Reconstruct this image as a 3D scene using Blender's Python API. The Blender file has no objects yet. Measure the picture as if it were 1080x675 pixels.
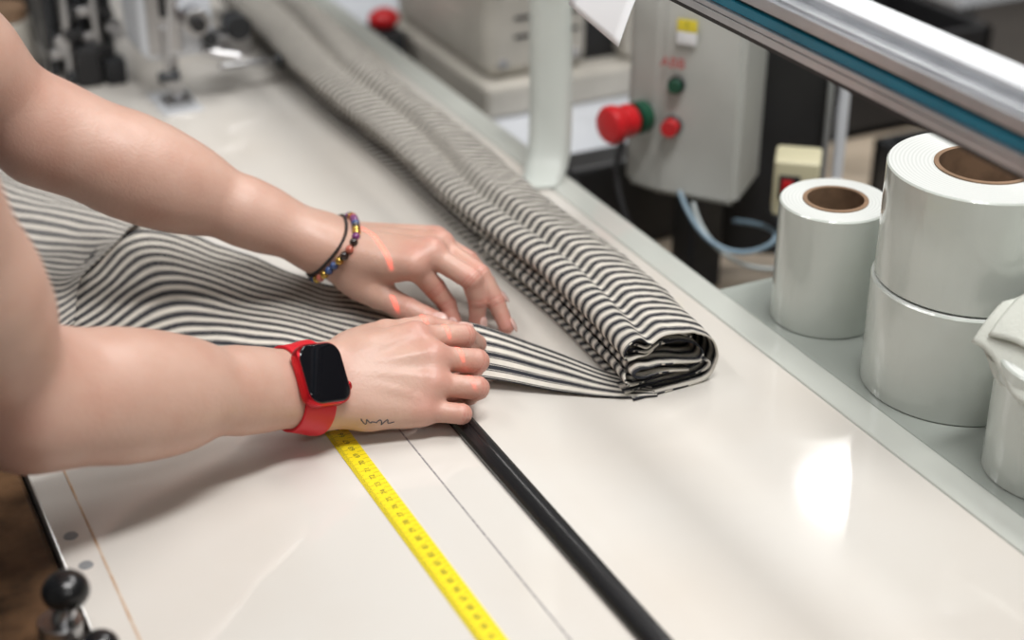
import bpy, bmesh, math, random
import numpy as np
from mathutils import Vector, Matrix, noise as mnoise
from mathutils.bvhtree import BVHTree
random.seed(7); np.random.seed(7)
V=Vector
col=bpy.context.scene.collection

# ------------------------------------------------------------------ materials
def mat(name,color,rough=.5,metal=0.,spec=.5,coat=0.,var=0.,vscale=20.,bump=0.,bscale=200.,sss=0.,emis=None,estr=0.,trans=0.,var_col=None):
    m=bpy.data.materials.new(name); m.use_nodes=True
    nt=m.node_tree; b=nt.nodes['Principled BSDF']
    b.inputs['Base Color'].default_value=(*color,1); b.inputs['Roughness'].default_value=rough
    b.inputs['Metallic'].default_value=metal; b.inputs['Specular IOR Level'].default_value=spec
    b.inputs['Coat Weight'].default_value=coat; b.inputs['Coat Roughness'].default_value=.08
    if sss>0:
        b.inputs['Subsurface Weight'].default_value=sss; b.inputs['Subsurface Radius'].default_value=(1,.35,.2); b.inputs['Subsurface Scale'].default_value=.006
    if trans>0: b.inputs['Transmission Weight'].default_value=trans
    if emis: b.inputs['Emission Color'].default_value=(*emis,1); b.inputs['Emission Strength'].default_value=estr
    tc=nt.nodes.new('ShaderNodeTexCoord')
    n=nt.nodes.new('ShaderNodeTexNoise'); n.inputs['Scale'].default_value=vscale; n.inputs['Detail'].default_value=5
    nt.links.new(tc.outputs['Object'],n.inputs['Vector'])
    mx=nt.nodes.new('ShaderNodeMix'); mx.data_type='RGBA'; mx.name='BaseMix'
    c2=var_col if var_col else tuple(c*(1-var) for c in color)
    mx.inputs['A'].default_value=(*color,1); mx.inputs['B'].default_value=(*c2,1)
    rp=nt.nodes.new('ShaderNodeMapRange'); rp.inputs['From Min'].default_value=.38; rp.inputs['From Max'].default_value=.68
    nt.links.new(n.outputs['Fac'],rp.inputs['Value']); nt.links.new(rp.outputs[0],mx.inputs['Factor'])
    nt.links.new(mx.outputs['Result'],b.inputs['Base Color'])
    if bump>0:
        n2=nt.nodes.new('ShaderNodeTexNoise'); n2.inputs['Scale'].default_value=bscale; n2.inputs['Detail'].default_value=3
        nt.links.new(tc.outputs['Object'],n2.inputs['Vector'])
        bp=nt.nodes.new('ShaderNodeBump'); bp.inputs['Strength'].default_value=bump; bp.inputs['Distance'].default_value=.002
        nt.links.new(n2.outputs['Fac'],bp.inputs['Height']); nt.links.new(bp.outputs[0],b.inputs['Normal'])
    return m

M={}
M['table']=mat('glossy_laminate',(.665,.64,.60),.07,spec=.6,var=.05,vscale=4,bump=.03,bscale=9,var_col=(.63,.585,.53))
M['strip']=mat('edge_strip_glass',(.57,.59,.55),.06,spec=.6,var=.08,vscale=6)
M['shelf']=mat('glossy_shelf',(.38,.41,.38),.04,coat=.8,var=.12,vscale=5)
M['bench']=mat('bench_top',(.48,.40,.31),.3,var=.5,vscale=9)
M['floor']=mat('concrete_floor',(.24,.22,.20),.5,var=.3,vscale=2)
M['wall']=mat('painted_wall',(.44,.43,.40),.8,var=.1,vscale=1)
M['ceil']=mat('ceiling_paint',(.45,.44,.42),.8,var=.05,vscale=1)
M['yellow']=mat('yellow_tape',(.88,.71,.015),.4,var=.03)
M['ink']=mat('printed_ink',(.12,.11,.03),.5)
M['pencil']=mat('pencil_line',(.16,.15,.17),.6,var=.0,var_col=(.46,.43,.41),vscale=300)
M['orange']=mat('worn_line',(.50,.31,.18),.5,var_col=(.62,.52,.42),vscale=60)
M['black']=mat('black_plastic',(.012,.012,.013),.22,var=.2)
M['blackm']=mat('black_matte',(.020,.020,.022),.5,var=.3)
M['rod']=mat('black_bar_plastic',(.010,.010,.011),.25,bump=.05,bscale=60)
M['steel']=mat('steel',(.52,.52,.53),.28,metal=1,var=.2)
M['alu']=mat('anodised_aluminium',(.58,.60,.63),.34,metal=.85,var=.1,vscale=30)
M['aluw']=mat('aluminium_light',(.74,.76,.79),.35,metal=.3)
M['teal']=mat('teal_strip',(.01,.19,.29),.35,var=.2)
M['darkgrey']=mat('dark_grey_metal',(.05,.053,.058),.35,metal=.5,var=.4)
M['grey']=mat('grey_paint',(.26,.27,.28),.4,var=.1)
M['cream']=mat('cream_enamel',(.60,.57,.51),.35,var=.12)
M['white']=mat('white_enamel',(.70,.73,.78),.25,var=.05)
M['boxgrey']=mat('light_grey_housing',(.54,.55,.52),.4,var=.05)
M['creamyellow']=mat('ivory_plastic',(.64,.60,.41),.4,var=.05)
M['red']=mat('red_plastic',(.62,.012,.018),.32,var=.1)
M['redband']=mat('red_silicone',(.64,.008,.02),.45,var=.05,bump=.02)
M['green']=mat('green_plastic',(.01,.085,.045),.35,var=.1)
M['yel2']=mat('yellow_label',(.80,.66,.05),.5)
M['paper']=mat('white_paper',(.85,.86,.88),.6,var=.02)
M['redink']=mat('red_print',(.55,.04,.04),.5)
M['brown']=mat('worn_brown_rail',(.13,.07,.035),.3,var=.85,vscale=30,bump=.15,bscale=90)
M['card']=mat('cardboard',(.26,.16,.095),.8,var=.3,vscale=60)
M['caseal']=mat('watch_case_red',(.55,.01,.02),.25,metal=.7)
M['glass']=mat('watch_glass',(.006,.006,.008),.06)
M['goldbead']=mat('gold_bead',(.60,.40,.10),.25,metal=1)
M['purplebead']=mat('purple_bead',(.18,.04,.16),.15,coat=.5)
M['darkbead']=mat('dark_bead',(.03,.018,.015),.2,coat=.5)
M['pinkbead']=mat('copper_bead',(.45,.12,.08),.2,coat=.5)
M['bluebead']=mat('blue_bead',(.04,.08,.22),.2,coat=.5)
M['cord']=mat('black_cord',(.02,.015,.015),.7)
M['nail']=mat('nail',(.70,.45,.40),.22,coat=.3)
M['tattoo']=mat('tattoo_ink',(.05,.05,.07),.6)
M['blue']=mat('blue_plastic',(.01,.04,.32),.35)
M['tshirt']=mat('tshirt_cotton',(.05,.06,.08),.9,var=.15,bump=.2,bscale=300)
M['jeans']=mat('denim',(.04,.07,.14),.9,var=.3,vscale=60)
M['shoe']=mat('shoe_leather',(.05,.04,.04),.5)
M['hair']=mat('brown_hair',(.07,.035,.02),.5,var=.4,vscale=60,bump=.4,bscale=150)
M['lip']=mat('lips',(.5,.18,.16),.4)
M['eye']=mat('eye_white',(.8,.8,.8),.2)
M['clothw']=mat('offwhite_cloth',(.66,.68,.62),.75,var=.06,bump=.2,bscale=500)
M['ribbon']=mat('pale_green_webbing',(.64,.68,.64),.4,var=.05,bump=.1,bscale=400)
M['wood']=mat('wood_shelf',(.24,.16,.10),.5,var=.4,vscale=12)

def skin_mat():
    m=mat('skin',(.60,.385,.305),.42,sss=.12,var=.0,vscale=30,bump=.14,bscale=380,var_col=(.55,.325,.25))
    nt=m.node_tree; b=nt.nodes['Principled BSDF']; mx=nt.nodes['BaseMix']
    at=nt.nodes.new('ShaderNodeAttribute'); at.attribute_name='tint'
    m2=nt.nodes.new('ShaderNodeMix'); m2.data_type='RGBA'
    nt.links.new(at.outputs['Fac'],m2.inputs['Factor']); nt.links.new(mx.outputs['Result'],m2.inputs['A'])
    m2.inputs['B'].default_value=(.56,.22,.175,1)
    nt.links.new(m2.outputs['Result'],b.inputs['Base Color'])
    return m
M['skin']=skin_mat()

def fabric_mat(name,cream,dark,period=.0112):
    m=mat(name,cream,.85,spec=.2,var=.10,vscale=120,bump=.35,bscale=900)
    nt=m.node_tree; b=nt.nodes['Principled BSDF']; mx=nt.nodes['BaseMix']
    uv=nt.nodes.new('ShaderNodeUVMap'); sp=nt.nodes.new('ShaderNodeSeparateXYZ'); nt.links.new(uv.outputs[0],sp.inputs[0])
    dv=nt.nodes.new('ShaderNodeMath'); dv.operation='DIVIDE'; dv.inputs[1].default_value=period; nt.links.new(sp.outputs['Y'],dv.inputs[0])
    fr=nt.nodes.new('ShaderNodeMath'); fr.operation='FRACT'; nt.links.new(dv.outputs[0],fr.inputs[0])
    cr=nt.nodes.new('ShaderNodeValToRGB'); cr.color_ramp.interpolation='CONSTANT'
    e=cr.color_ramp.elements; e[0].position=0; e[0].color=(1,1,1,1); e[1].position=.08; e[1].color=(0,0,0,1)
    for p,v in((.12,1),(.46,0),(.50,1),(.58,0)):
        x=e.new(p); x.color=(v,v,v,1)
    nt.links.new(fr.outputs[0],cr.inputs[0])
    m2=nt.nodes.new('ShaderNodeMix'); m2.data_type='RGBA'
    nt.links.new(cr.outputs[0],m2.inputs['Factor']); nt.links.new(mx.outputs['Result'],m2.inputs['A']); m2.inputs['B'].default_value=(*dark,1)
    nt.links.new(m2.outputs['Result'],b.inputs['Base Color'])
    return m
M['fabric']=fabric_mat('striped_ticking',(.68,.64,.57),(.030,.031,.038))
M['fabricb']=fabric_mat('striped_ticking_reverse',(.64,.60,.54),(.095,.095,.10),.0105)

def roll_mat():
    m=mat('wrapped_nonwoven_tape',(.62,.66,.615),.20,var=.08,vscale=10,coat=.7)
    nt=m.node_tree; b=nt.nodes['Principled BSDF']
    tc=nt.nodes.new('ShaderNodeTexCoord')
    mp=nt.nodes.new('ShaderNodeMapping'); mp.inputs['Scale'].default_value=(1,1,.5); mp.inputs['Rotation'].default_value=(.35,.3,0); nt.links.new(tc.outputs['Object'],mp.inputs[0])
    n=nt.nodes.new('ShaderNodeTexNoise'); n.inputs['Scale'].default_value=40; n.inputs['Detail'].default_value=4; n.inputs['Distortion'].default_value=1.2; nt.links.new(mp.outputs[0],n.inputs['Vector'])
    bp=nt.nodes.new('ShaderNodeBump'); bp.inputs['Strength'].default_value=.6; bp.inputs['Distance'].default_value=.002
    nt.links.new(n.outputs['Fac'],bp.inputs['Height']); nt.links.new(bp.outputs[0],b.inputs['Coat Normal'])
    b2=nt.nodes.new('ShaderNodeBump'); b2.inputs['Strength'].default_value=.20; b2.inputs['Distance'].default_value=.002; nt.links.new(n.outputs['Fac'],b2.inputs['Height']); nt.links.new(b2.outputs[0],b.inputs['Normal'])
    return m
M['tape']=roll_mat()
def tape_end_mat():
    m=mat('tape_edges',(.70,.72,.68),.5)
    nt=m.node_tree; b=nt.nodes['Principled BSDF']
    tc=nt.nodes.new('ShaderNodeTexCoord')
    w=nt.nodes.new('ShaderNodeTexWave'); w.wave_type='RINGS'; w.rings_direction='Z'; w.inputs['Scale'].default_value=110; w.inputs['Distortion'].default_value=.5
    nt.links.new(tc.outputs['Object'],w.inputs['Vector'])
    m2=nt.nodes.new('ShaderNodeMix'); m2.data_type='RGBA'; m2.inputs['A'].default_value=(.56,.58,.56,1); m2.inputs['B'].default_value=(.67,.69,.67,1)
    nt.links.new(w.outputs['Fac'],m2.inputs['Factor']); nt.links.new(m2.outputs['Result'],b.inputs['Base Color'])
    return m
M['tapeend']=tape_end_mat()

# ------------------------------------------------------------------ helpers
def link(o,parent=None):
    col.objects.link(o)
    if parent: o.parent=parent
    return o
def empty(name):
    o=bpy.data.objects.new(name,None); o.empty_display_size=.05; col.objects.link(o); return o
def mesh(name,verts,faces,mats,parent=None,smooth=False,uvs=None,fm=None):
    me=bpy.data.meshes.new(name); me.from_pydata([tuple(v) for v in verts],[],faces)
    for m in (mats if isinstance(mats,list) else [mats]): me.materials.append(m)
    if uvs is not None:
        ul=me.uv_layers.new(name='UVMap')
        for l in me.loops: ul.data[l.index].uv=uvs[l.vertex_index]
    if fm: 
        for p,i in zip(me.polygons,fm): p.material_index=i
    if smooth: me.polygons.foreach_set('use_smooth',[True]*len(me.polygons))
    me.update()
    return link(bpy.data.objects.new(name,me),parent)
def bm_obj(name,bm,m,parent=None,smooth=False):
    me=bpy.data.meshes.new(name); bm.normal_update(); bm.to_mesh(me); bm.free()
    for x in (m if isinstance(m,list) else [m]): me.materials.append(x)
    if smooth: me.polygons.foreach_set('use_smooth',[True]*len(me.polygons))
    return link(bpy.data.objects.new(name,me),parent)
def box(name,x0,x1,y0,y1,z0,z1,m,parent=None,bev=.002,rot=None,seg=2):
    bm=bmesh.new(); bmesh.ops.create_cube(bm,size=1)
    c=V(((x0+x1)/2,(y0+y1)/2,(z0+z1)/2)); s=(x1-x0,y1-y0,z1-z0)
    bmesh.ops.scale(bm,vec=s,verts=bm.verts)
    if bev>0: bmesh.ops.bevel(bm,geom=bm.edges[:],offset=min(bev,min(s)*.45),segments=seg,profile=.5,affect='EDGES')
    o=bm_obj(name,bm,m,parent,smooth=False); o.location=c
    if rot is not None: o.rotation_euler=rot
    return o
def frame_z(d):
    d=V(d).normalized(); return d.to_track_quat('Z','Y').to_matrix().to_4x4()
def lathe(name,prof,m,p0,axis=(0,0,1),parent=None,seg=48,smooth=True,mfun=None,closed=False):
    vs=[];fs=[];fm=[]
    for r,z in prof:
        for i in range(seg):
            a=2*math.pi*i/seg; vs.append((r*math.cos(a),r*math.sin(a),z))
    n=len(prof)
    rng=range(n if closed else n-1)
    for j in rng:
        k=(j+1)%n
        for i in range(seg):
            i2=(i+1)%seg; fs.append((j*seg+i,j*seg+i2,k*seg+i2,k*seg+i)); fm.append(mfun(j) if mfun else 0)
    if not closed:
        if prof[0][0]>0: fs.append(tuple(reversed(range(seg)))); fm.append(mfun(0) if mfun else 0)
        if prof[-1][0]>0: fs.append(tuple((n-1)*seg+i for i in range(seg))); fm.append(mfun(n-2) if mfun else 0)
    o=mesh(name,vs,fs,m,parent,smooth=False,fm=fm)
    me=o.data
    if smooth:
        me.polygons.foreach_set('use_smooth',[len(p.vertices)==4 for p in me.polygons])
        md=o.modifiers.new('es','EDGE_SPLIT'); md.split_angle=math.radians(35)
    o.matrix_local=Matrix.Translation(V(p0))@frame_z(axis)
    return o
def cyl(name,p0,p1,r,m,parent=None,seg=32,bev=.0006,r2=None):
    p0=V(p0);p1=V(p1);L=(p1-p0).length; r2=r if r2 is None else r2; b=min(bev,r*.4,L*.4)
    return lathe(name,[(max(r-b,1e-5),0),(r,b),(r2,L-b),(max(r2-b,1e-5),L)],m,p0,p1-p0,parent,seg)
def tube(name,pts,r,m,parent=None,res=6,cyclic=False,order=4):
    c=bpy.data.curves.new(name,'CURVE'); c.dimensions='3D'; c.bevel_depth=r; c.bevel_resolution=3; c.resolution_u=res
    s=c.splines.new('NURBS'); s.points.add(len(pts)-1)
    for p,q in zip(s.points,pts): p.co=(*q,1)
    s.order_u=min(order,len(pts)); s.use_endpoint_u=not cyclic; s.use_cyclic_u=cyclic
    c.materials.append(m); c.use_fill_caps=True
    return link(bpy.data.objects.new(name,c),parent)
def sphere(name,c,r,m,parent=None,scale=(1,1,1),rotm=None,seg=24):
    bm=bmesh.new(); bmesh.ops.create_uvsphere(bm,u_segments=seg,v_segments=seg//2,radius=r)
    o=bm_obj(name,bm,m,parent,True)
    o.matrix_local=Matrix.Translation(V(c))@(rotm if rotm is not None else Matrix())@Matrix.Diagonal((*scale,1))
    return o
def text(name,body,size,m,mw,parent=None,ext=.0002):
    c=bpy.data.curves.new(name,'FONT'); c.body=body; c.size=size; c.extrude=ext; c.align_x='CENTER'; c.align_y='CENTER'; c.materials.append(m)
    o=link(bpy.data.objects.new(name,c),parent); o.matrix_local=mw; return o
def cr(P,t):
    P=[np.array(p,float) for p in P]; n=len(P)-1; x=min(max(t*n,0),n-1e-6); i=int(x); u=x-i
    p1,p2=P[i],P[i+1]; p0=P[i-1] if i>0 else 2*p1-p2; p3=P[i+2] if i+2<=n else 2*p2-p1
    return .5*((2*p1)+(-p0+p2)*u+(2*p0-5*p1+4*p2-p3)*u*u+(-p0+3*p1-3*p2+p3)*u**3)

# ------------------------------------------------------------------ signed-distance body modelling
class Field:
    def __init__(s,lo,hi,h):
        s.lo=np.array(lo,float); s.h=h; s.n=np.ceil((np.array(hi)-s.lo)/h).astype(int)+1
        s.f=np.full(s.n,1.,np.float32)
    def seg(s,a,b,r1,r2,k):
        a=np.array(a,float);b=np.array(b,float); pad=max(r1,r2)+k+3*s.h
        i0=np.clip(np.floor((np.minimum(a,b)-pad-s.lo)/s.h).astype(int),0,s.n-1); i1=np.clip(np.ceil((np.maximum(a,b)+pad-s.lo)/s.h).astype(int)+1,1,s.n)
        ax=[(s.lo[d]+s.h*np.arange(i0[d],i1[d])).astype(np.float32) for d in range(3)]
        X=ax[0][:,None,None]-np.float32(a[0]);Y=ax[1][None,:,None]-np.float32(a[1]);Z=ax[2][None,None,:]-np.float32(a[2])
        ab=(b-a).astype(np.float32); L2=max(float(ab@ab),1e-10)
        t=np.clip((X*ab[0]+Y*ab[1]+Z*ab[2])/L2,0,1)
        d=np.sqrt((X-t*ab[0])**2+(Y-t*ab[1])**2+(Z-t*ab[2])**2)-(r1+(r2-r1)*t)
        sub=s.f[i0[0]:i1[0],i0[1]:i1[1],i0[2]:i1[2]]
        if k<=1e-6: np.minimum(sub,d,out=sub); return
        q=np.clip(.5+.5*(sub-d)/k,0,1)
        sub[...]=sub*(1-q)+d*q-k*q*(1-q)
    def merge(s,o,k):
        q=np.clip(.5+.5*(s.f-o.f)/k,0,1); s.f=s.f*(1-q)+o.f*q-k*q*(1-q)
    def mesh(s):
        F=s.f; S=(F<0)
        a=S[:-1,:-1,:-1].astype(np.int8); tot=a.copy()
        for dx in(0,1):
            for dy in(0,1):
                for dz in(0,1):
                    if dx+dy+dz: tot+=S[dx:S.shape[0]-1+dx,dy:S.shape[1]-1+dy,dz:S.shape[2]-1+dz]
        act=(tot>0)&(tot<8); I=np.argwhere(act); idx=np.full(act.shape,-1,np.int32); idx[tuple(I.T)]=np.arange(len(I))
        C={}
        for c in [(x,y,z) for x in(0,1) for y in(0,1) for z in(0,1)]: C[c]=F[I[:,0]+c[0],I[:,1]+c[1],I[:,2]+c[2]]
        acc=np.zeros((len(I),3));cnt=np.zeros(len(I))
        for c in C:
            for d in range(3):
                if c[d]==0:
                    e=list(c);e[d]=1;e=tuple(e); f0=C[c];f1=C[e]; m=(f0<0)!=(f1<0)
                    t=np.where(m,f0/np.where(m,f0-f1,1),0)
                    p=np.array(c,float)[None,:].repeat(len(I),0); p[:,d]=t
                    acc[m]+=p[m]; cnt[m]+=1
        Vt=s.lo+s.h*(I+acc/cnt[:,None])
        fs=[]
        for d in range(3):
            u,v=(d+1)%3,(d+2)%3
            sl0=[slice(None)]*3;sl1=[slice(None)]*3;sl0[d]=slice(0,-1);sl1[d]=slice(1,None)
            A=S[tuple(sl0)];B=S[tuple(sl1)]; E=np.argwhere(A!=B)
            E=E[(E[:,u]>0)&(E[:,v]>0)&(E[:,u]<s.n[u]-1)&(E[:,v]<s.n[v]-1)]
            ins=A[tuple(E.T)]
            def cell(du,dv):
                q=E.copy();q[:,u]+=du;q[:,v]+=dv; return idx[tuple(q.T)]
            q=np.stack([cell(-1,-1),cell(0,-1),cell(0,0),cell(-1,0)],1)
            q[~ins]=q[~ins][:,::-1]
            fs.append(q)
        return Vt,np.concatenate(fs)
def smooth_mesh(Vt,Fq,it=2,lam=.5):
    E=np.concatenate([Fq[:,[0,1]],Fq[:,[1,2]],Fq[:,[2,3]],Fq[:,[3,0]]])
    cnt=np.bincount(E[:,0],minlength=len(Vt))+np.bincount(E[:,1],minlength=len(Vt)); cnt=np.maximum(cnt,1)
    for i in range(it):
        for l in (lam,-lam*1.03):
            A=np.zeros_like(Vt)
            for c in range(3): A[:,c]=np.bincount(E[:,0],Vt[E[:,1],c],len(Vt))+np.bincount(E[:,1],Vt[E[:,0],c],len(Vt))
            Vt=Vt+l*(A/cnt[:,None]-Vt)
    return Vt
def np_mesh(name,Vt,Fq,m,parent=None,tint=None):
    me=bpy.data.meshes.new(name); me.vertices.add(len(Vt)); me.vertices.foreach_set('co',Vt.astype(np.float32).ravel())
    me.loops.add(len(Fq)*4); me.loops.foreach_set('vertex_index',Fq.astype(np.int32).ravel())
    me.polygons.add(len(Fq)); me.polygons.foreach_set('loop_start',np.arange(0,len(Fq)*4,4,dtype=np.int32))
    me.update(calc_edges=True); me.validate()
    me.polygons.foreach_set('use_smooth',np.ones(len(me.polygons),bool))
    for x in (m if isinstance(m,list) else [m]): me.materials.append(x)
    if tint is not None:
        at=me.attributes.new('tint','FLOAT','POINT'); at.data.foreach_set('value',tint.astype(np.float32))
    return link(bpy.data.objects.new(name,me),parent)

# ================================================================== PERSON
person=empty('person')
def build_arm(name,shoulder,elbow,wrist,mcp,fingers,thumb,dorsal,h,ua=1.,wr=1.,fa=1.):
    S,E,W=[np.array(x,float) for x in(shoulder,elbow,wrist)]
    allp=[S,E,W]+[np.array(p) for c in fingers for p in c]+[np.array(p) for p in thumb]+[np.array(p) for p in mcp]
    lo=np.min(allp,0)-.068; hi=np.max(allp,0)+.068
    lo[2]=max(lo[2],-.004)
    f=Field(lo,hi,h)
    A=(W-E)/np.linalg.norm(W-E); n=np.array(dorsal,float); n-=A*(n@A); n/=np.linalg.norm(n); sd=np.cross(A,n)
    L=np.linalg.norm(W-E)
    UA=(E-S)
    f.seg(S,E-UA*.25,.052,.043*ua,.02); f.seg(E-UA*.3,E,.043*ua,.036*ua,.02)
    f.seg(E,E+A*L*.35,.037*fa,.036*fa,.02)
    f.seg(E+A*L*.02+sd*.010,E+A*L*.45+sd*.007,.034*fa,.031*fa,.02)
    f.seg(E+A*L*.05-sd*.012,E+A*L*.5-sd*.006,.033*fa,.028*fa,.02)
    f.seg(E+A*L*.30,E+A*L*.75,.035*fa,.025,.02)
    f.seg(E+A*L*.70+sd*.006,W-A*.01+sd*.010,.024,.0180*wr,.012)
    f.seg(E+A*L*.70-sd*.006,W-A*.01-sd*.010,.024,.0180*wr,.012)
    mcp=[np.array(p,float) for p in mcp]
    hand=Field(lo,hi,h)
    base=[W+(mcp[0]-mcp[3])*.22*(1-2*i/3.) for i in range(4)]
    rr=[.0115,.0115,.011,.0105]
    for i in range(4):
        hand.seg(base[i]-A*.006,mcp[i],.015,rr[i],.010)
        hand.seg(base[i]*.5+mcp[i]*.5-n*.006,mcp[i]*.85+base[i]*.15-n*.005,.012,.0105,.010)
    for i in range(3): hand.seg(mcp[i],mcp[i+1],.0095,.0095,.008)
    T=[np.array(p,float) for p in thumb]
    hand.seg(base[0],T[0],.0155,.015,.012); hand.seg(T[0],T[1],.0150,.0118,.012)
    hand.seg((base[0]+mcp[0])/2,(T[0]+T[1])/2,.011,.011,.014)
    hand.seg(base[3]-n*.006,(base[3]+mcp[3])/2-n*.006,.013,.0125,.010)
    fing=Field(lo,hi,h)
    FR=[(.0098,.0090,.0078,.0066),(.0100,.0092,.0080,.0068),(.0094,.0087,.0076,.0064),(.0086,.0077,.0068,.0058)]
    for i,c in enumerate(fingers):
        P=[mcp[i]]+[np.array(p,float) for p in c]; R=FR[i]
        for j in range(3):
            m_=P[j]*.5+P[j+1]*.5; rm=(R[j]+R[j+1])/2-.0006
            fing.seg(P[j],m_,R[j],rm,.0010); fing.seg(m_,P[j+1],rm,R[j+1],.0010)
    TR=[.0125,.0112,.0102,.0080]
    for j in range(1,3):
        m_=T[j]*.5+T[j+1]*.5
        fing.seg(T[j],m_,TR[j],(TR[j]+TR[j+1])/2-.0005,.0014); fing.seg(m_,T[j+1],(TR[j]+TR[j+1])/2-.0005,TR[j+1],.0014)
    hand.merge(fing,.0040); f.merge(hand,.016)
    Vt,Fq=f.mesh(); Vt=smooth_mesh(Vt,Fq,2,.5)
    tint=np.zeros(len(Vt))
    def blob(p,r,s): 
        nonlocal tint
        tint=np.maximum(tint,s*np.exp(-((Vt-p)**2).sum(1)/r**2))
    for i in range(4): blob(mcp[i]+n*.008,.014,.55)
    blob(E-A*.03,.05,.35)
    for i,c in enumerate(list(fingers)+[thumb[1:]]):
        P=[mcp[i] if i<4 else T[1]]+[np.array(p,float) for p in (c if i<4 else thumb[2:])]
        for q in P[1:-1]: blob(q,.013,.6)
        blob(P[-1],.016,.85)
        for j in range(1,len(P)-1):
            ax=P[j+1]-P[j-1]; ax/=np.linalg.norm(ax)
            dd=Vt-P[j]; s=dd@ax; rad=np.sqrt(np.maximum((dd**2).sum(1)-s*s,0))
            w=np.exp(-np.maximum(rad-.009,0)**2/.002**2)
            cre=sum(np.exp(-((s-o)/.0007)**2) for o in(-.0026,0,.0026))*w
            inn=(rad<.014)&(abs(s)<.008)
            dirv=dd-np.outer(s,ax); dirv/=np.maximum(np.linalg.norm(dirv,axis=1),1e-6)[:,None]
            Vt=Vt-dirv*(cre*inn*.00050)[:,None]
            tint=np.maximum(tint,np.where(inn,cre*.95,0))
    for i in range(4):
        a=base[i]+A*.02; b=mcp[i]; ab=b-a; t=np.clip(((Vt-a)@ab)/(ab@ab),0,1); q=Vt-(a+t[:,None]*ab); s_=np.cross(ab/np.linalg.norm(ab),n); lat=q@s_; up=q@n
        Vt=Vt+n*(np.exp(-(lat/.0028)**2)*(up>.004)*np.exp(-((t-.75)/.3)**2)*(t<.999)*.0009)[:,None]
    ob=np_mesh(name,Vt,Fq,M['skin'],person,np.clip(tint,0,1))
    bvh=BVHTree.FromPolygons([V(v) for v in Vt.tolist()],Fq.tolist())
    return ob,bvh,V(A),V(n),V(sd)

H=.0013
Wn=(.316,.951,.038)
nm=[(.393,.960,.055),(.398,.940,.047),(.392,.926,.034),(.380,.918,.020)]
nf=[[(.434,.962,.046),(.450,.976,.028),(.448,.987,.014)],
    [(.432,.936,.038),(.433,.951,.019),(.420,.955,.011)],
    [(.423,.916,.028),(.424,.933,.013),(.410,.938,.009)],
    [(.405,.905,.017),(.408,.922,.009),(.396,.928,.008)]]
nth=[(.350,.975,.044),(.384,.995,.042),(.421,1.003,.036),(.449,.999,.026)]
near,bn,An,nn,sn=build_arm('right_arm',(.022,.80,.42),(.108,.900,.110),Wn,nm,nf,nth,(-.10,-.62,.78),H,.95)
Wf=(.396,1.146,.050)
fm_=[(.436,1.063,.060),(.453,1.067,.064),(.469,1.086,.060),(.477,1.112,.052)]
ff=[[(.452,1.058,.038),(.460,1.052,.024),(.462,1.044,.011)],
    [(.475,1.038,.050),(.479,1.035,.031),(.478,1.034,.014)],
    [(.486,1.046,.048),(.493,1.031,.029),(.496,1.018,.012)],
    [(.494,1.084,.043),(.502,1.067,.029),(.505,1.051,.019)]]
fth=[(.405,1.112,.036),(.414,1.082,.030),(.428,1.058,.024),(.447,1.040,.017)]
far,bf,Af,nf_,sf=build_arm('left_arm',(-.02,1.18,.44),(.192,1.219,.160),Wf,fm_,ff,fth,(.25,.05,.96),H,.95,1.12,1.0)

def nail(name,tip,prev,out,r=.0052,parent=person):
    tip=V(tip);d=(tip-V(prev)).normalized();o=V(out);o=(o-d*o.dot(d)).normalized();s=d.cross(o)
    mtx=Matrix((s,d,o)).transposed().to_4x4()
    c=tip+d*.001+o*(r*1.12)
    return sphere(name,c,1,M['nail'],parent,(.0047,.0062,.0016),mtx)
nail('nail_left_index',ff[0][2],ff[0][1],(-.5,-.75,.35),.0058)
nail('nail_left_middle',ff[1][2],ff[1][1],(.4,-.8,.4),.0058)
nail('nail_left_ring',ff[2][2],ff[2][1],(.5,.1,.85),.0055)
nail('nail_left_little',ff[3][2],ff[3][1],(.6,.2,.8),.005)
nail('nail_left_thumb',fth[3],fth[2],(-.2,-.4,.9),.007)
nail('nail_right_thumb',nth[3],nth[2],(-.1,.2,.97),.007)
nail('nail_right_index',nf[0][2],nf[0][1],(.9,-.3,.2),.0058)

watch=empty('smart_watch')
def ring_pts(bvh,c,A,n,off,tilt=0,seg=72,axoff=0.):
    A=A.normalized(); n=(n-A*n.dot(A)).normalized(); s=A.cross(n); out=[]
    c=V(c)+A*axoff
    for i in range(seg):
        a=2*math.pi*i/seg; d=n*math.cos(a)+s*math.sin(a)
        d2=(d+A*tilt*math.cos(a)).normalized()
        h=bvh.ray_cast(c,d2)
        p=h[0] if h[0] else c+d2*.025
        out.append(p+d2*off)
    return out
wc=V(Wn)-An*.019; wn=V((-.13,-.70,.70)); wn=(wn-An*wn.dot(An)).normalized()
rows=[ring_pts(bn,wc,An,wn,.0016,0,72,o) for o in (-.0120,-.008,0,.008,.0120)]
def smr(r,k=3):
    for _ in range(k): r=[(r[i-1]+r[i]*2+r[(i+1)%len(r)])/4 for i in range(len(r))]
    return r
rows=[smr(r) for r in rows]
n_=72; vs=[p for r in rows for p in r]; fs=[]
for j in range(4):
    for i in range(n_): fs.append((j*n_+i,(j+1)*n_+i,(j+1)*n_+(i+1)%n_,j*n_+(i+1)%n_))
band=mesh('band',vs,fs,M['redband'],watch,True)
md=band.modifiers.new('s','SOLIDIFY'); md.thickness=.0024; md.offset=0
md=band.modifiers.new('b','BEVEL'); md.width=.0006; md.segments=2
top=bn.ray_cast(wc,wn)[0]; ctr=top+wn*.0062
sdv=An.cross(wn)
ca,sa=math.cos(math.radians(-4)),math.sin(math.radians(-4))
ux=(An*ca+sdv*sa); uy=(sdv*ca-An*sa)
mw=Matrix((ux,uy,wn)).transposed().to_4x4(); mw.translation=ctr
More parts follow.
